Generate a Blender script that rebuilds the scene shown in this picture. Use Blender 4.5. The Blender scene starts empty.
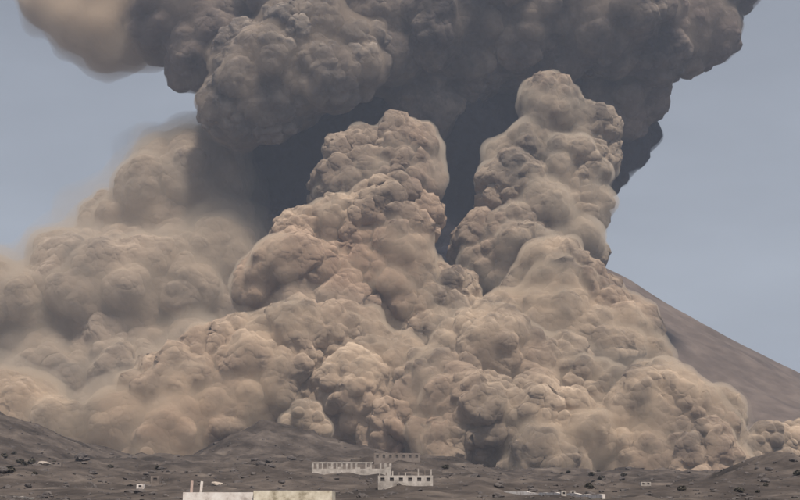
import bpy, bmesh, math, random
import numpy as np
from mathutils import Vector

random.seed(7)
rng = np.random.default_rng(11)
sc = bpy.context.scene
C = sc.collection

# ---------------------------------------------------------------- camera
F = 400 / math.tan(math.radians(15))            # focal length in photo pixels (800 wide)
PITCH = math.atan(270 / F)
cam_d = bpy.data.cameras.new('camera')
cam = bpy.data.objects.new('camera', cam_d); C.objects.link(cam)
cam_d.sensor_width = 36; cam_d.lens = 18 / math.tan(math.radians(15))
cam_d.clip_start = 1; cam_d.clip_end = 40000
cam.location = (0, 0, 0); cam.rotation_euler = (math.pi / 2 + PITCH, 0, 0)
sc.camera = cam

# ---------------------------------------------------------------- sky, sun, exposure
SUN_EL, SUN_AZ = math.radians(63), math.radians(157)    # azimuth clockwise from +Y: behind the camera, a little right
world = bpy.data.worlds.new('World'); sc.world = world; world.use_nodes = True
wn = world.node_tree; wn.nodes.clear()
sky = wn.nodes.new('ShaderNodeTexSky'); sky.sky_type = 'NISHITA'; sky.sun_disc = False
sky.sun_elevation = SUN_EL; sky.sun_rotation = SUN_AZ
sky.air_density = 1.0; sky.dust_density = 3.0; sky.ozone_density = 1.5; sky.altitude = 300
hsv = wn.nodes.new('ShaderNodeHueSaturation'); hsv.inputs['Saturation'].default_value = 0.37
bg = wn.nodes.new('ShaderNodeBackground'); bg.inputs['Strength'].default_value = 0.08
wo = wn.nodes.new('ShaderNodeOutputWorld')
wn.links.new(sky.outputs[0], hsv.inputs['Color']); stc = wn.nodes.new('ShaderNodeTexCoord'); smp = wn.nodes.new('ShaderNodeMapping'); smp.inputs['Scale'].default_value = (1, 1, 3)
snz = wn.nodes.new('ShaderNodeTexNoise'); snz.inputs['Scale'].default_value = 6; snz.inputs['Detail'].default_value = 6
srg = wn.nodes.new('ShaderNodeMapRange'); srg.inputs['From Min'].default_value = .3; srg.inputs['From Max'].default_value = .7; srg.inputs['To Min'].default_value = .92; srg.inputs['To Max'].default_value = 1.1
smx = wn.nodes.new('ShaderNodeVectorMath'); smx.operation = 'SCALE'      # thin uneven cirrus veil
wn.links.new(stc.outputs['Generated'], smp.inputs['Vector']); wn.links.new(smp.outputs[0], snz.inputs['Vector']); wn.links.new(snz.outputs['Fac'], srg.inputs['Value'])
wn.links.new(hsv.outputs[0], smx.inputs[0]); wn.links.new(srg.outputs[0], smx.inputs['Scale']); wn.links.new(smx.outputs[0], bg.inputs[0]); wn.links.new(bg.outputs[0], wo.inputs[0])
sd = bpy.data.lights.new('sun', 'SUN'); sd.energy = 3.9; sd.angle = math.radians(5); sd.color = (1.0, 0.915, 0.81)
sun = bpy.data.objects.new('sun', sd); C.objects.link(sun)
to_sun = Vector((math.sin(SUN_AZ) * math.cos(SUN_EL), math.cos(SUN_AZ) * math.cos(SUN_EL), math.sin(SUN_EL)))
sun.rotation_euler = to_sun.to_track_quat('Z', 'Y').to_euler(); sun.location = (0, -50, 300)
vs = sc.view_settings
vs.view_transform = 'Standard'; vs.look = 'None'; vs.exposure = 0.3; vs.gamma = 1.0; vs.use_curve_mapping = False
sc.render.engine = 'CYCLES'
cy = sc.cycles
cy.max_bounces = 10; cy.diffuse_bounces = 2; cy.volume_bounces = 4; cy.transparent_max_bounces = 96
cy.use_denoising = True
cy.sample_clamp_indirect = 4

# ---------------------------------------------------------------- helpers
cp, sp = math.cos(PITCH), math.sin(PITCH)
def P(px, py, Y):
    """the point at distance Y in front of the viewpoint seen at photo pixel px, py"""
    a, b = (px - 400) / F, (250 - py) / F
    d = Vector((a, cp - b * sp, sp + b * cp))
    return d * (Y / d.y)
def R(r, Y): return r * Y / F

def tag(o, label=None, cat=None, group=None, kind=None):
    if label: o['label'] = label
    if cat: o['category'] = cat
    if group: o['group'] = group
    if kind: o['kind'] = kind
    return o
def link(name, me, mat=None, parent=None):
    o = bpy.data.objects.new(name, me); C.objects.link(o)
    if mat is not None and me is not None:
        me.materials.clear(); me.materials.append(mat)
    if parent is not None: o.parent = parent
    return o
def empty(name, loc, rz=0):
    o = bpy.data.objects.new(name, None); C.objects.link(o)
    o.location = loc; o.rotation_euler = (0, 0, rz); o.empty_display_size = 0.5
    return o
def mesh_np(name, co, faces, smooth=True):
    me = bpy.data.meshes.new(name)
    co = np.ascontiguousarray(co, dtype=np.float32); faces = np.ascontiguousarray(faces, dtype=np.int32)
    n, k = faces.shape
    me.vertices.add(len(co)); me.vertices.foreach_set('co', co.ravel())
    me.loops.add(n * k); me.loops.foreach_set('vertex_index', faces.ravel())
    me.polygons.add(n); me.polygons.foreach_set('loop_start', np.arange(0, n * k, k, dtype=np.int32))
    me.update(calc_edges=True)
    me.polygons.foreach_set('use_smooth', np.full(n, smooth, dtype=bool))
    return me

def hash3(i, j, k, s):
    h = (i * 374761393 + j * 668265263 + k * 1274126177 + s * 974634777) & 0xffffffff
    h = ((h ^ (h >> 13)) * 1274126177) & 0xffffffff
    h = h ^ (h >> 16)
    return h
K_SMOOTH = 34.0
def worley(p, cell, seed=0):
    """distance to nearest jittered cell point in units of the cell"""
    q = (p / cell).astype(np.float32)
    b = np.floor(q).astype(np.int64)
    acc = np.zeros(len(q))
    for dx in (-1, 0, 1):
        for dy in (-1, 0, 1):
            for dz in (-1, 0, 1):
                c = b + (dx, dy, dz)
                h = hash3(c[:, 0], c[:, 1], c[:, 2], seed)
                fx = (h & 1023) / 1023.0; fy = ((h >> 10) & 1023) / 1023.0; fz = ((h >> 20) & 1023) / 1023.0
                d = (c[:, 0] + fx - q[:, 0]) ** 2 + (c[:, 1] + fy - q[:, 1]) ** 2 + (c[:, 2] + fz - q[:, 2]) ** 2
                acc += np.exp(-K_SMOOTH * d)
    return np.maximum(-np.log(acc + 1e-9) / K_SMOOTH, 0)      # squared, with soft valleys
def vnoise(p, cell, seed=0):
    """smooth value noise, -1..1, for 3-column points"""
    q = p / cell; b = np.floor(q).astype(np.int64); f = q - b; f = f * f * (3 - 2 * f)
    out = 0
    for dx in (0, 1):
        for dy in (0, 1):
            for dz in (0, 1):
                h = (hash3(b[:, 0] + dx, b[:, 1] + dy, b[:, 2] + dz, seed) & 65535) / 32767.5 - 1
                w = (f[:, 0] if dx else 1 - f[:, 0]) * (f[:, 1] if dy else 1 - f[:, 1]) * (f[:, 2] if dz else 1 - f[:, 2])
                out = out + h * w
    return out
def normals(co, faces):
    a, b, c = co[faces[:, 0]], co[faces[:, 1]], co[faces[:, 2]]
    fn = np.cross(b - a, c - a)
    n = np.zeros_like(co)
    for k in range(3):
        for ax in range(3):
            n[:, ax] += np.bincount(faces[:, k], fn[:, ax], minlength=len(co))
    return n / np.maximum(np.linalg.norm(n, axis=1, keepdims=True), 1e-9)

def smooth_step(a, b, x):
    t = np.clip((x - a) / (b - a), 0, 1); return t * t * (3 - 2 * t)

# ---------------------------------------------------------------- materials
def new_mat(name):
    m = bpy.data.materials.new(name); m.use_nodes = True
    n = m.node_tree; n.nodes.clear()
    out = n.nodes.new('ShaderNodeOutputMaterial')
    return m, n, out
def ramp(n, stops):
    r = n.nodes.new('ShaderNodeValToRGB')
    e = r.color_ramp.elements
    while len(e) > 1: e.remove(e[-1])
    e[0].position = stops[0][0]; e[0].color = (*stops[0][1], 1)
    for p, c in stops[1:]:
        x = e.new(p); x.color = (*c, 1)
    return r
def noisy_mat(name, stops, scale=1.0, rough=0.95, bump=0.0, bump_scale=None, detail=6, bump_dist=0.1):
    m, n, out = new_mat(name)
    tc = n.nodes.new('ShaderNodeTexCoord')
    geo = n.nodes.new('ShaderNodeNewGeometry')
    nz = n.nodes.new('ShaderNodeTexNoise'); nz.inputs['Scale'].default_value = scale; nz.inputs['Detail'].default_value = detail
    nz.inputs['Roughness'].default_value = 0.65
    n.links.new(geo.outputs['Position'], nz.inputs['Vector'])
    r = ramp(n, stops); n.links.new(nz.outputs['Fac'], r.inputs['Fac'])
    b = n.nodes.new('ShaderNodeBsdfPrincipled'); b.inputs['Roughness'].default_value = rough
    b.inputs['Specular IOR Level'].default_value = 0.15
    n.links.new(r.outputs[0], b.inputs['Base Color'])
    if bump:
        bz = n.nodes.new('ShaderNodeTexNoise'); bz.inputs['Scale'].default_value = bump_scale or scale * 4; bz.inputs['Detail'].default_value = 5
        n.links.new(geo.outputs['Position'], bz.inputs['Vector'])
        bp = n.nodes.new('ShaderNodeBump'); bp.inputs['Strength'].default_value = bump; bp.inputs['Distance'].default_value = bump_dist
        n.links.new(bz.outputs['Fac'], bp.inputs['Height']); n.links.new(bp.outputs[0], b.inputs['Normal'])
    n.links.new(b.outputs[0], out.inputs['Surface'])
    return m

def ash_mat(name, dark, mid, pale, tint):
    """ash: rough and matt, mottled in patches tens of metres across"""
    m, n, out = new_mat(name)
    geo = n.nodes.new('ShaderNodeNewGeometry')
    nz = n.nodes.new('ShaderNodeTexNoise'); nz.inputs['Scale'].default_value = 0.017; nz.inputs['Detail'].default_value = 7; nz.inputs['Roughness'].default_value = 0.62
    n.links.new(geo.outputs['Position'], nz.inputs['Vector'])
    r = ramp(n, [(0.34, dark), (0.5, mid), (0.66, pale)]); n.links.new(nz.outputs['Fac'], r.inputs['Fac'])  # random ash tones, spread wide to imitate contrast of light and shade
    n2 = n.nodes.new('ShaderNodeTexNoise'); n2.inputs['Scale'].default_value = 0.006; n2.inputs['Detail'].default_value = 4
    mp = n.nodes.new('ShaderNodeMapping'); mp.inputs['Location'].default_value = (713, 211, 97)
    n.links.new(geo.outputs['Position'], mp.inputs['Vector']); n.links.new(mp.outputs[0], n2.inputs['Vector'])
    mr = n.nodes.new('ShaderNodeMapRange'); mr.inputs['From Min'].default_value = 0.48; mr.inputs['From Max'].default_value = 0.72
    n.links.new(n2.outputs['Fac'], mr.inputs['Value'])
    mx = n.nodes.new('ShaderNodeMix'); mx.data_type = 'RGBA'
    n.links.new(mr.outputs[0], mx.inputs['Factor']); n.links.new(r.outputs[0], mx.inputs['A']); mx.inputs['B'].default_value = (*tint, 1)
    d = n.nodes.new('ShaderNodeBsdfDiffuse'); d.inputs['Roughness'].default_value = 1.0
    n.links.new(mx.outputs['Result'], d.inputs['Color'])
    wz = n.nodes.new('ShaderNodeTexNoise'); wz.inputs['Scale'].default_value = 0.05; wz.inputs['Detail'].default_value = 3
    n.links.new(geo.outputs['Position'], wz.inputs['Vector'])
    wa = n.nodes.new('ShaderNodeVectorMath'); wa.operation = 'MULTIPLY_ADD'; wa.inputs[1].default_value = (14, 14, 14)
    n.links.new(wz.outputs['Color'], wa.inputs[0]); n.links.new(geo.outputs['Position'], wa.inputs[2])
    prev = None
    for cell, dist, st in ((16, 8, .62), (7.5, 3.2, .45)):               # small crinkled knobs on the billows
        vo = n.nodes.new('ShaderNodeTexVoronoi'); vo.feature = 'F1'; vo.inputs['Scale'].default_value = 1 / cell
        n.links.new(wa.outputs[0], vo.inputs['Vector'])
        po = n.nodes.new('ShaderNodeMath'); po.operation = 'MULTIPLY'; n.links.new(vo.outputs['Distance'], po.inputs[0]); n.links.new(vo.outputs['Distance'], po.inputs[1])
        su = n.nodes.new('ShaderNodeMath'); su.operation = 'SUBTRACT'; su.inputs[0].default_value = 1; n.links.new(po.outputs[0], su.inputs[1])
        bp = n.nodes.new('ShaderNodeBump'); bp.inputs['Strength'].default_value = st; bp.inputs['Distance'].default_value = dist
        n.links.new(su.outputs[0], bp.inputs['Height'])
        if prev: n.links.new(prev.outputs[0], bp.inputs['Normal'])
        prev = bp
    n.links.new(prev.outputs[0], d.inputs['Normal'])
    n.links.new(d.outputs[0], out.inputs['Surface'])
    return m
def veil_mat(name, color, density):
    m, n, out = new_mat(name)
    v = n.nodes.new('ShaderNodeVolumePrincipled')
    v.inputs['Color'].default_value = (*color, 1); v.inputs['Density'].default_value = density
    v.inputs['Anisotropy'].default_value = 0.15
    n.links.new(v.outputs[0], out.inputs['Volume'])
    return m

M = {}
M['ash_tan'] = ash_mat('ash_tan', (0.14, 0.113, 0.092), (0.31, 0.241, 0.182), (0.48, 0.374, 0.278), (0.345, 0.238, 0.172))
M['ash_soft'] = ash_mat('ash_soft', (0.194, 0.158, 0.130), (0.334, 0.264, 0.207), (0.422, 0.334, 0.260), (0.290, 0.229, 0.176))
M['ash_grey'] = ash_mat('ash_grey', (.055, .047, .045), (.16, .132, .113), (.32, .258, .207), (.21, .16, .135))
M['ash_plume'] = ash_mat('ash_plume', (0.150, 0.123, 0.10), (0.28, 0.222, 0.17), (0.39, 0.308, 0.235), (0.285, 0.205, 0.152))
M['ash_lit'] = ash_mat('ash_lit', (0.11, 0.096, 0.088), (0.235, 0.197, 0.166), (0.36, 0.298, 0.243), (0.27, 0.212, 0.176))  # canopy ash made lighter: the sunlit look of the lobe is in its colour
M['ash_dark'] = ash_mat('ash_dark', (.022, .023, .034), (.04, .039, .052), (.08, .073, .075), (.065, .057, .06))  # dark ash, with haze blue and canopy shade also put into its colour
M['ground'] = noisy_mat('lava_ground', [(.28, (.022, .019, .018)), (.45, (.052, .042, .037)), (.56, (.085, .069, .06)), (.70, (.15, .123, .104))], 0.055, bump=1.0, bump_scale=0.25, detail=12, bump_dist=1.2)
M['cone'] = noisy_mat('cone_scree', [(.32, (.066, .05, .041)), (.5, (.104, .079, .065)), (.68, (.15, .116, .096))], 0.02, bump=0.5, bump_scale=0.05, detail=9, bump_dist=2.0)

# ---------------------------------------------------------------- ground
yk = [-3000, -300, 90, 140, 160, 200, 250, 300, 400, 500, 600, 700, 800, 900, 1000, 1500, 2500, 9000, 20000]
zk = [-60, -9, -3.6, -2.0, -1.6, .6, 2.6, 4.6, 9.0, 14.6, 21.4, 28.0, 32.5, 33, 33, 40, 45, -60, -300]
def bump2(x, y, cx, cyy, sx, sy, p=2.0):
    return np.exp(-(np.abs((x - cx) / sx) ** p) - (np.abs((y - cyy) / sy) ** p))
def X(px, Y): return (px - 400) * Y / F * 0.986
def ground_z(x, y, fine=True):
    x = np.asarray(x, dtype=float); y = np.asarray(y, dtype=float)
    z = np.interp(y, yk, zk)
    z = z - 7.5 * smooth_step(X(430, 700), X(520, 700), x) * smooth_step(350, 600, y) * (1 - smooth_step(1100, 1600, y))
    # conical mound left of the middle
    d = np.sqrt(((x - X(268, 830)) / np.where(x < X(268, 830), 48, 78)) ** 2 + ((y - 830) / 70) ** 2)
    z = z + 24 * (1 - np.sqrt(np.clip(d, 0, 1) ** 2 + .03)).clip(0) ** 1.05
    # spur rising to the left edge
    z = z + 21 * np.clip((X(95, 700) - x) / 52, 0, 3) ** 1.1 * np.exp(-((y - 720) / 130) ** 2)
    # dark hump behind the near houses, hill at the right edge
    z = z + 2.6 * bump2(x, y, X(285, 440), 440, 15, 24)
    z = z + 11.0 * bump2(x, y, X(775, 470), 470, 22, 45, 1.6) + 2.0 * bump2(x, y, X(790, 380), 380, 20, 30)
    z = z + 3.0 * bump2(x, y, X(20, 420), 430, 32, 40)
    if fine:
        p = np.stack([x, y, np.zeros_like(x)], -1).reshape(-1, 3)
        far = np.clip(y.ravel() / 500, .25, 1.2)
        n = (vnoise(p, 37, 3) * 1.6 + vnoise(p, 15, 4) * 1.2 + vnoise(p, 6, 5) * .9 + vnoise(p, 3.2, 8) * .4 + (0.5 - np.sqrt(worley(p, 9, 6))) * 1.3) * far
        n *= 1 - smooth_step(1200, 2500, y.ravel())
        z = z + n.reshape(z.shape)
    return z
ys = np.concatenate([np.linspace(-3000, 100, 24), np.linspace(110, 1000, 360), np.linspace(1010, 20000, 50)])
u = np.linspace(-1, 1, 340); u = np.sign(u) * (0.25 * np.abs(u) + 0.75 * np.abs(u) ** 5)
gx = u[None, :] * (160 + np.abs(ys)[:, None] * 1.05); gy = np.repeat(ys[:, None], len(u), 1)
gz = ground_z(gx, gy)
nr, nc = gx.shape
ii = np.arange(nr * nc).reshape(nr, nc)
gf = np.stack([ii[:-1, :-1], ii[:-1, 1:], ii[1:, 1:], ii[1:, :-1]], -1).reshape(-1, 4)
ground = link('ground', mesh_np('ground', np.stack([gx, gy, gz], -1).reshape(-1, 3), gf), M['ground'])
tag(ground, 'dark grey brown volcanic slope at the foot of the eruption', 'ground', kind='structure')
def gz1(x, y): return float(ground_z(np.array([x]), np.array([y]))[0])

# ---------------------------------------------------------------- volcano cone
VX, VY = X(505, 2600), 2600.0
apex = P(505, 219, 2600).z
th = np.linspace(0, 2 * math.pi, 361)[:-1]; rr = np.concatenate([[0], np.geomspace(12, 1250, 150)])
TT, RR = np.meshgrid(th, rr)
vx, vy = VX + RR * np.cos(TT), VY + RR * np.sin(TT)
prof = np.interp(rr, [0, 30, 60, 300, 560, 900, 1250], [apex - 45, apex - 35, apex - 30, apex - 176, apex - 334, apex - 500, apex - 640])
vz = np.repeat(prof[:, None], TT.shape[1], 1)
pp = np.stack([vx, vy, vz], -1).reshape(-1, 3)
gul = np.stack([np.cos(TT) * 260, np.sin(TT) * 260, RR * .12], -1).reshape(-1, 3)
vz = vz + ((vnoise(gul, 22, 21) * 7 + vnoise(gul, 9, 22) * 4 + vnoise(gul, 4, 24) * 2) + vnoise(pp, 90, 23) * 4).reshape(vz.shape) * np.clip(RR / 200, 0, 1)
nr, nc = vx.shape
ii = np.arange(nr * nc).reshape(nr, nc); jj = np.roll(ii, -1, 1)
vf = np.stack([ii[:-1], ii[1:], jj[1:], jj[:-1]], -1).reshape(-1, 4)[:, ::-1]
volcano = link('volcano', mesh_np('volcano', np.stack([vx, vy, vz], -1).reshape(-1, 3), vf[:, ::-1]), M['cone'])
tag(volcano, 'smooth brown flank of the volcano sloping down to the right', 'volcano', kind='structure')

# ---------------------------------------------------------------- ash clouds
ICO = {}
def ico(level):
    if level not in ICO:
        bm = bmesh.new(); bmesh.ops.create_icosphere(bm, subdivisions=level, radius=1)
        co = np.array([v.co[:] for v in bm.verts]); fa = np.array([[v.index for v in f.verts] for f in bm.faces])
        bm.free(); ICO[level] = (co, fa)
    return ICO[level]

def billow(c, r, sx, sy, sz, cells, amps, seed, level, buried=None):
    """a sphere roughened by cells of bumps of several sizes; faces that lie deep inside other lobes are left out"""
    co, fa = ico(level)
    r = max(r - .12 * sum(amps), r * .72)
    p = (co * np.array([r * sx, r * sy, r * sz]) + np.array(c)).astype(np.float32)
    n = co.astype(np.float32)
    if buried is not None:
        fa = fa[~(buried(p) | (co[:, 1] > .6))[fa].all(1)]
        if len(fa) < 60: return p, fa
        used = np.unique(fa); remap = np.zeros(len(p), int); remap[used] = np.arange(len(used))
        p, n, fa = p[used], n[used], remap[fa]
    e = np.concatenate([fa[:, [0, 1]], fa[:, [1, 2]], fa[:, [2, 0]]])
    da, db = np.bincount(e[:, 0], minlength=len(p)), np.bincount(e[:, 1], minlength=len(p))
    keep = np.where(da == db, 1.0, 0.0)[:, None]
    def ease(p, t):                                    # ease the sharpest folds
        q = np.stack([np.bincount(e[:, 0], p[e[:, 1], ax], minlength=len(p)) for ax in range(3)], -1) / np.maximum(da, 1)[:, None]
        return p + (q - p) * keep * t
    for k, (cell, amp) in enumerate(zip(cells, amps)):
        if k == 2: p = ease(p, .6)
        if k: n = normals(p, fa)
        w = p + np.stack([vnoise(p, cell * .8, 40 + k), vnoise(p, cell * .8, 50 + k), vnoise(p, cell * .8, 60 + k)], -1) * cell * .22
        d2 = worley(w, cell, 100 + k + seed)
        mod = np.clip(.9 + .75 * vnoise(p, cell * 3.2, 30 + k + seed), .4, 1.7) if k else 1.0
        p = p + n * (np.maximum(0.58 - d2, -.1) * amp * mod)[:, None]
    if level > 4: p = ease(p, .3)
    return p, fa

ALL_LOBES = []                                       # (cloud, lobe, centre, radius) of every lobe, to drop faces buried deep inside others
QUEUE = []
def ash_cloud(name, label, lobes, mat, cells, amps, group, veil=None, seed=0, buds=0, bud_size=(.3, .55)):
    """lobes: (px, py, radius in photo px, distance). Each lobe grows smaller buds on its near and upper side"""
    j = random.Random(seed * 31 + 5)
    full = [(np.array(P(px, py, Y)), R(r, Y) * (.88 if buds else 1), 1.0) for px, py, r, Y in lobes]
    for c, r, _ in list(full):
        if r < 14: continue
        n_, tries = 0, 0
        while n_ < buds and tries < 60:
            tries += 1
            d = np.array([j.gauss(0, 1), j.gauss(0, 1), j.gauss(0, 1)]); d /= np.linalg.norm(d)
            if d[1] > .35 or d[2] < -.75: continue
            br = r * j.uniform(*bud_size); bc = c + d * (r * j.uniform(.82, 1.02))
            if any(np.linalg.norm(bc - c2) < r2 * .72 for c2, r2, k in full if k == 1.0 and c2 is not c): continue
            if any(np.linalg.norm(bc - c2) < (r2 + br) * .45 for c2, r2, k in full if k < 1.0): continue
            full.append((bc, br, .62)); n_ += 1
    def in_view(c, r):
        f = c[1] * cp + c[2] * sp; py = 250 - F * (-c[1] * sp + c[2] * cp) / f; px = 400 + F * c[0] / f
        return -25 < px + r < 860 and -60 < px - r / 2 < 830 and -45 < py + r * .5 and py - r * .8 < 490
    full = [q for q in full if q[2] == 1.0 or in_view(q[0], q[1])]
    for i, (c, r, k) in enumerate(full): ALL_LOBES.append((len(QUEUE), i, c, r, k))
    QUEUE.append((name, label, full, mat, cells, amps, group, veil, seed))

def lobe_amps(amps, rm, kk):
    return [a_ * (min(1, rm / 38) if kk < 1 else 1) * (kk if q_ == 0 else 1) for q_, a_ in enumerate(amps)]
HIDDEN, CORE = {}, {}
def sort_out_hidden():
    C_ = np.array([q[2] for q in ALL_LOBES]); R_ = np.array([q[3] for q in ALL_LOBES]); K_ = np.array([q[4] for q in ALL_LOBES])
    D_ = np.linalg.norm(C_, axis=1); U_ = C_ / D_[:, None]
    for n_, (ci, i, c, rm, kk) in enumerate(ALL_LOBES):
        h = (K_ == 1) & (D_ < D_[n_] - R_ * .3) & (np.linalg.norm(U_ - U_[n_], axis=1) * D_ < R_ * .75 - rm * 1.2 * D_ / D_[n_])
        HIDDEN[ci, i] = bool(h.any())
        if HIDDEN[ci, i] and kk < 1: continue
        su = sum(lobe_amps(QUEUE[ci][5], rm, kk)); re_ = max(rm - .12 * su, rm * .72)
        core = re_ * .88 - .25 * su - 3                   # certainly inside the roughened lobe
        if core > 3: CORE[ci, i] = core

def build_cloud(ci, name, label, full, mat, cells, amps, group, veil, seed):
    """one billow mesh per lobe; thin veils of finer ash wrap the whole cloud"""
    base = Vector(full[0][0])
    root = empty(name, base); tag(root, label, 'ash cloud', group)
    shells = []
    for i, (c, rm, kk) in enumerate(full):
        j = random.Random(seed * 100 + i)
        am = lobe_amps(amps, rm, kk)
        hidden = HIDDEN[ci, i]
        if hidden and kk < 1: continue
        if hidden: am = am[:2]
        lv = 4 if hidden else int(np.clip(math.ceil(math.log2(1.05 * rm / (cells[0] / 26))) + 1, 4, 6))   # edges of about 3 m
        near = [(c2, CORE[cj, k]) for cj, k, c2, r2, k2 in ALL_LOBES if (cj, k) != (ci, i) and (cj, k) in CORE and (c2[0] - c[0]) ** 2 + (c2[1] - c[1]) ** 2 + (c2[2] - c[2]) ** 2 < (rm * 1.2 + r2) ** 2]
        def buried(p):
            d = np.zeros(len(p), bool)
            for c2, r2 in near: d |= ((p - c2) ** 2).sum(1) < r2 * r2
            return d
        p, fk = billow(c, rm, j.uniform(.92, 1.1), j.uniform(.92, 1.1), j.uniform(.9, 1.08), cells, am, seed, lv, buried)
        if len(fk) < 60: continue
        link('billow', mesh_np('billow', p - np.array(base), fk), mat, root)
        if veil:
            q, fb = billow(c, rm, 1.0, 1.0, 1.0, cells[:3], am[:3], seed, 5 if kk == 1 else 4)
            shells.append((q, normals(q, fb), fb))
    for li, (t, colour, dens, vox) in enumerate(veil or []):
        off, cs, fs = 0, [], []
        for q, nq, fb in shells:
            w = t * np.clip(1 + .9 * vnoise(q, 70, 70 + li) + .7 * vnoise(q, 28, 80 + li) + .4 * vnoise(q, 11, 90 + li), .05, 3)
            cs.append(q + nq * w[:, None] - np.array(base)); fs.append(fb + off); off += len(q)
        v = link('ash_veil', mesh_np('ash_veil', np.concatenate(cs), np.concatenate(fs)), None, root)
        md = v.modifiers.new('remesh', 'REMESH'); md.mode = 'VOXEL'; md.voxel_size = vox
        dg = bpy.context.evaluated_depsgraph_get()
        me = bpy.data.meshes.new_from_object(v.evaluated_get(dg)); old = v.data
        v.modifiers.clear(); v.data = me; bpy.data.meshes.remove(old)
        me.name = 'ash_veil'; me.materials.clear(); me.materials.append(veil_mat(name + '_veil', colour, dens))
        v['kind'] = 'stuff'
    return root

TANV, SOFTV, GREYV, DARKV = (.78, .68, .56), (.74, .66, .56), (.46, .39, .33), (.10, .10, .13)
G1 = 'billowing clouds of the eruption'
CRISP = ([74, 30, 14, 8], [38, 26, 19, 12])
BIG = ([92, 39, 19, 11], [48, 32, 20, 8])
SOFT = ([96, 44, 21], [54, 32, 17])

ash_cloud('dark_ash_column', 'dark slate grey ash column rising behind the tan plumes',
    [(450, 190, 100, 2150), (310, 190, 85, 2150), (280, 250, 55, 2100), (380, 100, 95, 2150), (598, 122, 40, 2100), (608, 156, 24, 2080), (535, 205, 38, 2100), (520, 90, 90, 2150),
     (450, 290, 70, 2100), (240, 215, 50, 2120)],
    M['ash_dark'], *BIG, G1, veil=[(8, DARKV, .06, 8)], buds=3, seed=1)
ash_cloud('ash_canopy', 'spreading dark grey ash canopy across the top of the picture',
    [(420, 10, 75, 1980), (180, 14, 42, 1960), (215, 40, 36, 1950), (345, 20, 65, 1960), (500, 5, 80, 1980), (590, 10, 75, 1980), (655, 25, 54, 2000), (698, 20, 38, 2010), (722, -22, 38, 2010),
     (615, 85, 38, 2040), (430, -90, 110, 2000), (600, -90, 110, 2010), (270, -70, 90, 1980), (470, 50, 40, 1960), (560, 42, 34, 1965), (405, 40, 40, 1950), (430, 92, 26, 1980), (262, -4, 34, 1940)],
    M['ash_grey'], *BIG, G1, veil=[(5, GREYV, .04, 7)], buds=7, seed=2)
ash_cloud('ash_lobe', 'grey lobed billow hanging down from the canopy beside the left sky',
    [(275, 75, 46, 1880), (300, 40, 48, 1890), (325, 68, 34, 1870), (238, 108, 24, 1880), (250, 60, 34, 1890), (268, 108, 24, 1875), (350, 55, 28, 1880)],
    M['ash_lit'], *CRISP, G1, veil=[(5, (.56, .47, .385), .045, 6)], buds=7, seed=3)  # the warmer veil colour adds to the painted sunlight on this lobe
ash_cloud('drifting_ash_cloud', 'soft tan ash puff drifting alone in the top left corner',
    [(92, 8, 34, 2000), (72, 0, 26, 2000), (112, 24, 27, 2000), (138, 4, 30, 2000), (105, -40, 48, 2000)],
    M['ash_soft'], *SOFT, G1, veil=[(9, (.86, .75, .62), .05, 8), (19, (.86, .75, .62), .016, 9)], seed=4)
ash_cloud('ash_surge', 'broad soft brown ash cloud rolling down on the left',
    [(110, 330, 92, 1950), (150, 240, 62, 1980), (190, 195, 48, 2000), (35, 345, 58, 1900), (185, 310, 66, 1950), (205, 225, 40, 2000), (60, 395, 52, 1850), (130, 405, 55, 1850), (85, 275, 42, 1940),
     (-40, 350, 60, 1900), (112, 222, 30, 1985), (165, 182, 24, 2000), (210, 160, 26, 2010), (185, 370, 50, 1880), (5, 320, 40, 1880)],
    M['ash_soft'], *SOFT, G1, veil=[(6, SOFTV, .03, 7), (14, SOFTV, .010, 8), (22, SOFTV, .004, 9)], buds=5, seed=5)
ash_cloud('ground_ash_cloud', 'pale tan dust bank on the ground left of the mound',
    [(125, 435, 36, 1450), (70, 432, 30, 1450), (175, 428, 32, 1430), (20, 420, 36, 1480), (155, 455, 30, 1420), (-32, 425, 34, 1470), (215, 420, 30, 1450)],
    M['ash_tan'], [62, 30, 14], [34, 17, 7], G1, veil=[(6, TANV, .04, 6), (13, TANV, .012, 7)], buds=6, seed=6)
ash_cloud('ash_plume', 'tall tan ash plume climbing right of centre',
    [(556, 114, 19, 1820), (588, 130, 19, 1820), (535, 150, 24, 1810), (570, 165, 30, 1800), (518, 195, 24, 1790), (545, 210, 40, 1790), (492, 252, 30, 1780), (572, 205, 22, 1790), (514, 160, 12, 1815), (515, 265, 46, 1770), (560, 250, 36, 1780), (598, 152, 16, 1820), (547, 97, 11, 1825)],
    M['ash_plume'], *CRISP, G1, veil=[(5.2, SOFTV, .055, 4.5)], buds=7, seed=7)
ash_cloud('ash_plume', 'brown ash plume above the central bulge, flat topped',
    [(368, 170, 21, 1700), (348, 158, 11, 1700), (370, 148, 13, 1700), (393, 150, 14, 1700), (412, 158, 11, 1700), (343, 188, 11, 1690), (390, 178, 23, 1690), (415, 184, 11, 1690), (371, 200, 28, 1690), (401, 208, 19, 1690), (350, 205, 18, 1690)],
    M['ash_plume'], *CRISP, G1, veil=[(5.2, SOFTV, .055, 4.5)], buds=7, seed=8)
ash_cloud('ash_bulge', 'large rounded tan ash bulge at the centre of the eruption',
    [(332, 270, 48, 1600), (382, 228, 36, 1600), (292, 292, 40, 1590), (390, 258, 34, 1590), (272, 300, 24, 1590), (350, 235, 36, 1600), (310, 240, 28, 1600), (390, 300, 42, 1600), (430, 300, 32, 1620), (340, 310, 44, 1590), (404, 226, 20, 1595)],
    M['ash_tan'], *CRISP, G1, veil=[(4.8, TANV, .06, 4)], buds=8, seed=9)
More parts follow.
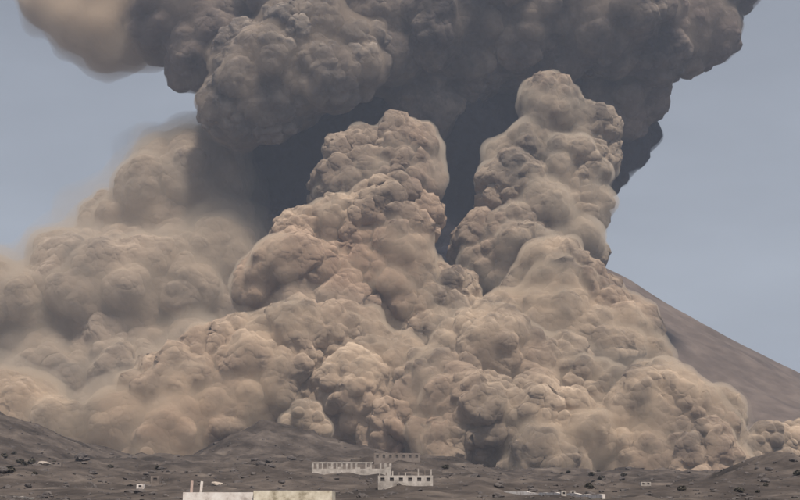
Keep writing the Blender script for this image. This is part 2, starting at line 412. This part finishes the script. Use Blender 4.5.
ash_cloud('ash_mound', 'tan billowing ash heap in front of the brown slope',
    [(582, 300, 36, 1620), (602, 318, 26, 1610), (552, 318, 38, 1600), (508, 340, 36, 1590), (458, 344, 32, 1590), (612, 345, 20, 1600), (565, 278, 22, 1620), (590, 362, 40, 1580), (632, 375, 18, 1580), (536, 308, 22, 1615), (424, 352, 26, 1580)],
    M['ash_tan'], *CRISP, G1, veil=[(4.8, TANV, .06, 4)], buds=8, seed=10)
ash_cloud('ash_bank', 'crumpled tan ash front behind the mound, left of centre',
    [(255, 368, 40, 1480), (212, 378, 32, 1480), (298, 352, 38, 1490), (345, 352, 42, 1500), (300, 395, 40, 1470), (350, 405, 42, 1460), (390, 380, 34, 1490), (180, 392, 22, 1470), (235, 405, 32, 1460), (392, 430, 28, 1440)],
    M['ash_tan'], *CRISP, G1, veil=[(4.8, TANV, .06, 4), (12, TANV, .004, 8)], buds=8, seed=11)
ash_cloud('ash_puff', 'small pale ash puff on the right shoulder of the mound',
    [(303, 422, 19, 1300), (318, 430, 14, 1295), (288, 424, 12, 1300)],
    M['ash_tan'], [34, 14], [9, 4], G1, veil=[(2, TANV, .05, 3)], buds=6, seed=12)
ash_cloud('ash_bank', 'rolling tan ash front on the ground right of centre',
    [(448, 398, 34, 1450), (490, 375, 40, 1460), (540, 385, 38, 1450), (535, 432, 40, 1400), (480, 425, 36, 1400), (595, 440, 44, 1390), (590, 400, 36, 1430), (645, 425, 42, 1400), (682, 427, 36, 1390), (640, 395, 30, 1430), (708, 426, 22, 1400), (690, 462, 34, 1370), (640, 465, 34, 1370), (550, 465, 30, 1370), (452, 446, 24, 1390)],
    M['ash_tan'], *CRISP, G1, veil=[(4.8, TANV, .06, 4), (13, TANV, .004, 8)], buds=8, seed=13)
ash_cloud('ash_puff', 'small ash puffs trailing off at the right edge',
    [(768, 440, 17, 1480), (792, 445, 20, 1490), (780, 455, 18, 1480), (815, 440, 22, 1500), (755, 452, 18, 1470)],
    M['ash_tan'], [40, 17], [11, 5], G1, veil=[(2, TANV, .05, 3)], buds=6, seed=14)

sort_out_hidden()
for ci, q in enumerate(QUEUE): build_cloud(ci, *q)

# ---------------------------------------------------------------- things on the ground
M['white'] = noisy_mat('whitewash', [(.34, (.44, .385, .345)), (.46, (.70, .63, .58)), (.62, (.84, .79, .74))], .8, bump=.2, detail=8, bump_dist=.03)
M['cream'] = noisy_mat('cream_plaster', [(.34, (.34, .29, .21)), (.46, (.60, .53, .41)), (.64, (.78, .71, .58))], .9, bump=.2, detail=8, bump_dist=.03)
M['old_white'] = noisy_mat('weathered_whitewash', [(.32, (.24, .21, .19)), (.5, (.42, .375, .335)), (.68, (.60, .54, .49))], .45, detail=9)
M['render'] = noisy_mat('bare_render', [(.32, (.14, .115, .10)), (.5, (.21, .175, .155)), (.7, (.27, .23, .20))], .4, detail=8)
M['dark'] = noisy_mat('dark_opening', [(.3, (.07, .062, .06)), (.7, (.12, .105, .10))], .5)
M['roof'] = noisy_mat('concrete_roof', [(.3, (.24, .22, .20)), (.7, (.36, .33, .30))], .8)
M['wood'] = noisy_mat('weathered_wood', [(.3, (.16, .10, .07)), (.7, (.26, .17, .12))], 2)
M['post_pink'] = noisy_mat('pinkish_concrete', [(.3, (.42, .30, .26)), (.7, (.58, .45, .39))], 2)
M['bush'] = noisy_mat('scrub_leaf', [(.3, (.06, .054, .044)), (.5, (.08, .072, .058)), (.7, (.105, .094, .078))], .8)
M['rock'] = noisy_mat('lava_rock', [(.3, (.05, .045, .045)), (.5, (.09, .078, .074)), (.7, (.15, .13, .12))], .5, bump=.5, bump_dist=.2)
M['pale_rock'] = noisy_mat('pale_rock', [(.3, (.24, .21, .185)), (.7, (.46, .39, .33))], .6, bump=.5, bump_dist=.2)

def row_slope(py):
    b = (250 - py) / F
    return (sp + b * cp) / (cp - b * sp)
YS = np.linspace(150, 1100, 1901)
def hit(px, py, y0=165):
    """where the view through photo pixel px, py meets the ground"""
    d = P(px, py, 1.0)
    ok = YS >= y0
    g = ground_z(d.x * YS[ok], YS[ok])
    below = np.nonzero(g >= d.z * YS[ok])[0]
    Y = float(YS[ok][below[0]]) if len(below) else None
    return None if Y is None else Vector((d.x * Y, Y, gz1(d.x * Y, Y)))

def boxes(name, bl, mat, parent=None):
    """axis-aligned boxes (x0,x1,y0,y1,z0,z1) that touch and make one piece"""
    co, fa = [], []
    for x0, x1, y0, y1, z0, z1 in bl:
        o = len(co)
        co += [(x0, y0, z0), (x1, y0, z0), (x1, y1, z0), (x0, y1, z0), (x0, y0, z1), (x1, y0, z1), (x1, y1, z1), (x0, y1, z1)]
        fa += [(o, o + 3, o + 2, o + 1), (o + 4, o + 5, o + 6, o + 7), (o, o + 1, o + 5, o + 4), (o + 1, o + 2, o + 6, o + 5), (o + 2, o + 3, o + 7, o + 6), (o + 3, o, o + 4, o + 7)]
    return link(name, mesh_np(name, np.array(co, float), np.array(fa), smooth=False), mat, parent)
def pierced(name, x0, x1, z0, z1, y0, y1, holes, mat, parent):
    """a wall of real thickness with openings (hx0,hx1,hz0,hz1) cut through it, one welded mesh"""
    xs = sorted({x0, x1, *[h[0] for h in holes], *[h[1] for h in holes]}); zs = sorted({z0, z1, *[h[2] for h in holes], *[h[3] for h in holes]})
    bm = bmesh.new()
    solid = {}
    for i in range(len(xs) - 1):
        for k in range(len(zs) - 1):
            cx, cz = (xs[i] + xs[i + 1]) / 2, (zs[k] + zs[k + 1]) / 2
            solid[i, k] = not any(h[0] < cx < h[1] and h[2] < cz < h[3] for h in holes)
    def quad(*pts): bm.faces.new([bm.verts.new(p) for p in pts])
    for (i, k), on in solid.items():
        if not on: continue
        a, b, c, d = xs[i], xs[i + 1], zs[k], zs[k + 1]
        quad((a, y0, c), (b, y0, c), (b, y0, d), (a, y0, d)); quad((b, y1, c), (a, y1, c), (a, y1, d), (b, y1, d))
        if not solid.get((i - 1, k)): quad((a, y1, c), (a, y0, c), (a, y0, d), (a, y1, d))
        if not solid.get((i + 1, k)): quad((b, y0, c), (b, y1, c), (b, y1, d), (b, y0, d))
        if not solid.get((i, k + 1)): quad((a, y0, d), (b, y0, d), (b, y1, d), (a, y1, d))
        if not solid.get((i, k - 1)): quad((a, y1, c), (b, y1, c), (b, y0, c), (a, y0, c))
    bmesh.ops.remove_doubles(bm, verts=bm.verts, dist=1e-4)
    me = bpy.data.meshes.new(name); bm.to_mesh(me); bm.free()
    return link(name, me, mat, parent)

def flat_house(name, label, px0, px1, row, Y, depth, mat, wins, door, parapet=.35):
    a, b = P(px0, row, Y), P(px1, row, Y)
    w = b.x - a.x; zb = gz1((a.x + b.x) / 2, Y) - .6
    root = empty(name, ((a.x + b.x) / 2, Y, zb)); tag(root, label, 'house')
    h = a.z - zb; t = .25; x0, x1 = -w / 2, w / 2
    holes = [(cx - .5, cx + .5, h - 2.3, h - 1.2) for cx in wins] + [(door - .5, door + .5, .6, 2.7)]
    pierced('wall', x0, x1, 0, h, 0, t, holes, mat, root)
    boxes('wall', [(x0, x0 + t, t, depth, 0, h - .004)], mat, root); boxes('wall', [(x1 - t, x1, t, depth, 0, h - .004)], mat, root)
    boxes('wall', [(x0 + t, x1 - t, depth - t, depth, 0, h - .004)], mat, root)
    boxes('roof', [(x0 + t, x1 - t, t, depth - t, h - parapet - .15, h - parapet)], M['roof'], root)
    for cx in wins:
        f = boxes('window', [(cx - .5, cx - .44, .1, .16, h - 2.3, h - 1.2), (cx + .44, cx + .5, .1, .16, h - 2.3, h - 1.2), (cx - .44, cx + .44, .1, .16, h - 2.3, h - 2.24), (cx - .44, cx + .44, .1, .16, h - 1.26, h - 1.2)], M['wood'], root)
        boxes('pane', [(cx - .44, cx + .44, .12, .14, h - 2.24, h - 1.26)], M['dark'], f)
        boxes('sill', [(cx - .58, cx + .58, -.08, .1, h - 2.38, h - 2.3)], mat, root)
    boxes('door', [(door - .5, door + .5, .1, .16, .6, 2.7)], M['wood'], root)
    return root, h, w

hA, hh, hw = flat_house('flat_roofed_house', 'white plastered house with flat roof and two posts on its parapet', 183, 253.2, 492.3, 150, 7, M['white'], [-1.6, 1.9], .1)
for px, m, lean, rowt in ((190.5, M['post_pink'], .035, 479.5), (200, M['white'], .07, 480)):
    q = P(px, 492, 150); top = P(px, rowt, 150).z - q.z
    o = boxes('roof_post', [(-.12, .12, -.12, .12, -.3, top)], m, hA)
    o.location = (q.x - hA.location.x, .7, hh - .08); o.rotation_euler = (0, lean, 0)
flat_house('flat_roofed_house', 'taller cream plastered flat roofed house adjoining the white one on its right', 253.6, 332, 490.6, 149.6, 8, M['cream'], [-2.2, 2.3], .2)

# long ruin in two steps, and a grey shell above it
def ruin_colonnade(label, px0, px1, row0, row1, Y, n, gaps, plinth, mat, backmat, backh):
    a, b = P(px0, row1, Y), P(px1, row1, Y); top = P(px0, row0, Y).z
    w = b.x - a.x; zb = a.z; H = top - zb
    root = empty('roofless_ruin', ((a.x + b.x) / 2, Y, zb)); tag(root, label, 'ruin')
    drop = zb - min(gz1(x, Y) for x in np.linspace(a.x, b.x, 9)) + .4
    boxes('plinth', [(-w / 2, w / 2, 0, .6, -drop, plinth)], mat, root)
    holes = []
    k = max(3, n // 2)
    for i in range(k):
        cx = -w / 2 + w * (i + .5) / k
        if i % 3 != 1: holes.append((cx - .45, cx + .45, plinth + .35, min(plinth + 1.45, H * backh - .25)))
    pierced('back_wall', -w / 2, w / 2, -drop, H * backh, 4.5, 4.8, holes, backmat, root)
    boxes('side_wall', [(-w / 2, -w / 2 + .3, .6, 4.5, -drop, H * .8)], backmat, root); boxes('side_wall', [(w / 2 - .3, w / 2, .6, 4.5, -drop, H * .8)], backmat, root)
    r = random.Random(int(px0))
    for i in range(n):
        if i in gaps: continue
        x = -w / 2 + .2 + (w - .4) * i / (n - 1)
        wd = r.uniform(.2, .36)
        o = boxes('column', [(-wd, wd, .06, .5, plinth, H - .45)], mat, root); o.location.x = x
    boxes('lintel', [(-w / 2, w / 2 * .55, .03, .55, H - .45, H)], mat, root)
    for i in range(n - 1):
        if i % 3 != 1:
            x = -w / 2 + .2 + (w - .4) * (i + .5) / (n - 1); hw2 = (w - .4) / (n - 1) / 2 - .32
            boxes('infill', [(x - hw2, x + hw2, .2, .4, plinth, plinth + (H - plinth) * r.uniform(.2, .45))], mat if i % 2 else backmat, root)
    return root
ruin_colonnade('long white colonnaded ruin standing higher and further left on the slope', 312, 391, 462, 473.5, hit(335, 473.5).y, 17, {10, 13}, 1.5, M['old_white'], M['render'], .85)
def shell(name, label, cat, px0, px1, row0, row1, Y, mat, nw, group=None, roof=False, depth=5):
    a, b = P(px0, row1, Y), P(px1, row1, Y); H = P(px0, row0, Y).z - a.z; w = b.x - a.x
    root = empty(name, ((a.x + b.x) / 2, Y, a.z)); tag(root, label, cat, group)
    drop = a.z - min(gz1(x, Y) for x in np.linspace(a.x, b.x, 9)) + .4
    holes = [(-w / 2 + w * (i + .5) / nw - min(.5, w / nw * .22), -w / 2 + w * (i + .5) / nw + min(.5, w / nw * .22), H * .38, H * .78) for i in range(nw)]
    pierced('wall', -w / 2, w / 2, -drop, H, 0, .3, holes, mat, root)
    boxes('side_wall', [(-w / 2, -w / 2 + .3, .3, depth, -drop, H)], mat, root); boxes('side_wall', [(w / 2 - .3, w / 2, .3, depth, -drop, H)], mat, root)
    boxes('back_wall', [(-w / 2 + .3, w / 2 - .3, depth - .3, depth, -drop, H)], mat, root)
    boxes('roof', [(-w / 2 + .3, w / 2 - .3, .3, depth - .3, H - .25, H - .1)], M['roof'], root)
    for h in holes: boxes('window', [(h[0], h[1], .18, .22, h[2], h[3])], M['dark'], root)
    return root
shell('grey_house', 'grey rendered building with a row of dark windows above the ruins', 'house', 374, 420, 453, 461, hit(396, 461).y, M['render'], 7)
YL = hit(405, 485).y
ra = shell('roofless_ruin', 'lower white ruin with square windows and thin columns, right of the colonnade', 'ruin', 378, 433, 475.5, 485, YL, M['old_white'], 6)
aw = R(55, YL); rz_ = random.Random(4)
for i in range(9):
    x = -aw / 2 + .5 + (aw - 1) * i / 8; t0 = P(400, 475.5, YL).z - ra.location.z
    boxes('column', [(x - .14, x + .14, .02, .28, t0, t0 + rz_.uniform(.6, 1.7))], M['render'] if i % 2 else M['old_white'], ra)
def hut(label, px, row, wpx, hpx, mat, nw=1, name='hut'):
    q = hit(px, row)
    shell(name, label, 'hut', px - wpx / 2, px + wpx / 2, row - hpx, row, q.y, mat, nw, depth=max(2.0, R(wpx, q.y) * .8))
hut('tiny white hut on the dark ground left of the white house', 140, 489, 7, 5, M['white'])
hut('small grey hut with a dark window beside the tiny white hut', 155, 484, 9, 8, M['render'])
hut('small grey hut near the foot of the left hill', 56, 466, 10, 4, M['render'], 2)
hut('small pale hut standing at the near end of the roadside wall', 564, 496, 5, 5, M['old_white'])
hut('second small pale hut, the one nearer the right edge', 573, 496, 5, 5.5, M['old_white'])
hut('lone pale hut in the dip left of the right hill', 646, 486, 10, 4, M['old_white'], 2)

def ground_wall(name, label, pts, hgt, mat):
    """a low wall that follows the ground between photo points"""
    q = [hit(*p) for p in pts]
    line = []
    for a, b in zip(q[:-1], q[1:]):
        for t in np.linspace(0, 1, 9)[:-1]: line.append(a.lerp(b, float(t)))
    line.append(q[-1])
    fine = [gz1(p.x, p.y) for p in line]; co, fa = [], []
    for i, p in enumerate(line):
        d = (line[min(i + 1, len(line) - 1)] - line[max(i - 1, 0)]); d.z = 0; d.normalize(); nrm = Vector((-d.y, d.x, 0)) * .25
        g = float(np.mean(fine[max(0, i - 4):i + 5])) + .35; h = hgt + .06 * math.sin(i * 1.7)
        for s_, z in ((1, g - 1.5), (1, g + h), (-1, g + h), (-1, g - 1.5)): co.append(Vector((p.x, p.y, z)) + nrm * s_)
    for i in range(len(line) - 1):
        for k in range(4):
            fa.append((i * 4 + k, i * 4 + (k + 1) % 4, i * 4 + 4 + (k + 1) % 4, i * 4 + 4 + k))
    fa.append((0, 3, 2, 1)); e = (len(line) - 1) * 4; fa.append((e, e + 1, e + 2, e + 3))
    me = mesh_np(name, np.array([tuple(c) for c in co]), np.array(fa), smooth=False)
    bm = bmesh.new(); bm.from_mesh(me); bmesh.ops.recalc_face_normals(bm, faces=bm.faces); bm.to_mesh(me); bm.free()
    return tag(link(name, me, mat), label, 'wall')
ground_wall('roadside_wall', 'long low pale wall slanting down to the right along the bottom', [(505, 492), (540, 494.5), (575, 497), (604, 499)], .45, M['white'])
ground_wall('field_wall', 'short low pale wall in the bottom left corner', [(-8, 495), (12, 497), (34, 497.5)], .4, M['old_white'])

# boulders and bushes
def rock_mesh(seed, squash=.6, lumps=.5):
    co, fa = ico(3)
    p = co * (1 + .35 * vnoise(co + seed * 7.3, .9, seed)[:, None] + .18 * vnoise(co + seed * 3.1, .4, seed + 1)[:, None])
    p = p * np.array([1.15, .9, squash])
    return mesh_np('boulder', p, fa, smooth=False)
def bush_mesh(seed):
    r = np.random.default_rng(seed); n = 260
    d = r.normal(size=(n, 3)); d /= np.linalg.norm(d, axis=1, keepdims=True)
    c = d * (r.uniform(.35, 1, n) ** .5)[:, None] * (1 + .35 * vnoise(d * 1.0 + seed, .6, seed))[:, None]
    c[:, 2] = np.abs(c[:, 2]) * .75 + .05
    a = r.normal(size=(n, 3)) * .13; b = r.normal(size=(n, 3)) * .13
    co = np.stack([c - a, c + b, c + a, c - b], 1).reshape(-1, 3)
    return mesh_np('bush', co, np.arange(n * 4).reshape(n, 4), smooth=False)
rocks = [rock_mesh(s) for s in range(6)]
for m_ in rocks: m_.materials.append(M['rock'])
pale = rock_mesh(21, .4); pale.materials.append(M['pale_rock'])
bushes = [bush_mesh(s) for s in range(5)]
for m_ in bushes: m_.materials.append(M['bush'])
def drop_on(name, me, px, row, size, label, cat, group=None):
    q = hit(px, row)
    if q is None: return None
    o = bpy.data.objects.new(name, me); C.objects.link(o)
    o.location = (q.x, q.y, q.z + size * .12); o.scale = (size,) * 3; o.rotation_euler = (0, 0, random.uniform(0, 6.28))
    return tag(o, label, cat, group)
drop_on('boulder', pale, 217, 485, 1.7, 'pale flat boulder just behind the roof of the white house', 'boulder')
pale2 = pale.copy()
drop_on('boulder', pale2, 44, 464, 2.2, 'pale flat boulder on the slope below the left spur', 'boulder')
q = hit(83, 459)
dark_rock = rock_mesh(33); dark_rock.materials.append(M['rock'])
drop_on('boulder', dark_rock, 83, 459, 3.0, 'dark boulder on the skyline of the left spur', 'boulder')
rs = random.Random(5)
def free(px, row):
    return not (300 < px < 440 and 446 < row < 490) and not (178 < px < 340 and row > 486)
def zone(px):
    for lim, txt in ((130, 'on the slope at the left edge'), (300, 'between the left spur and the near houses'), (480, 'around the white ruins'), (665, 'near the low roadside wall'), (900, 'on the hill at the right edge')):
        if px < lim: return txt
n = 0
while n < 40:
    px, row = rs.uniform(3, 797), rs.uniform(452, 499)
    if free(px, row) and drop_on('boulder', rs.choice(rocks), px, row, rs.uniform(.5, 1.5) * (1.3 if row < 475 else .8), 'rough dark lava boulder ' + zone(px), 'boulder', 'lava boulders ' + zone(px)): n += 1
n = 0
spots = [(32, 456, 22), (570, 470, 40), (600, 478, 30), (100, 470, 60), (720, 485, 50), (460, 478, 40)]
while n < 26:
    c = rs.choice(spots); px, row = rs.gauss(c[0], c[2]), rs.gauss(c[1], 7)
    if not (2 < px < 798 and 452 < row < 499): continue
    if free(px, row) and drop_on('bush', rs.choice(bushes), px, row, rs.uniform(.5, 1.5), 'low dark scrub bush ' + zone(px), 'bush', 'scrub bushes ' + zone(px)): n += 1
# loose stones too small to pick apart
base_co, base_fa = ico(1)
k = 5500
sy_ = rng.uniform(0, 1, k) ** .8 * 640 + 170; sx_ = rng.uniform(-1, 1, k) * (sy_ * .29 + 10)
sz_ = ground_z(sx_, sy_); ss = rng.gamma(2.0, .14, k) + .08
ang = rng.normal(1, .3, (k, 12, 1))
co = base_co[None] * ang * ss[:, None, None] * np.array([1.2, 1, .7]) + np.stack([sx_, sy_, sz_], -1)[:, None, :]
fa = (base_fa[None] + (np.arange(k) * 12)[:, None, None]).reshape(-1, 3)
tag(link('rubble', mesh_np('rubble', co.reshape(-1, 3), fa, smooth=False), M['rock']), 'loose lava rubble strewn over the dark slope', 'rubble', kind='stuff')

# ---------------------------------------------------------------- haze
m, nt, out = new_mat('haze')
v = nt.nodes.new('ShaderNodeVolumePrincipled'); v.inputs['Color'].default_value = (.68, .79, 1.0, 1); v.inputs['Density'].default_value = 0.00008; v.inputs['Anisotropy'].default_value = .2
nt.links.new(v.outputs[0], out.inputs['Volume'])
hz = boxes('haze', [(-22000, 22000, -3200, 20500, -400, 1100)], m)
tag(hz, 'thin pale ash haze filling the air', 'haze', kind='stuff')
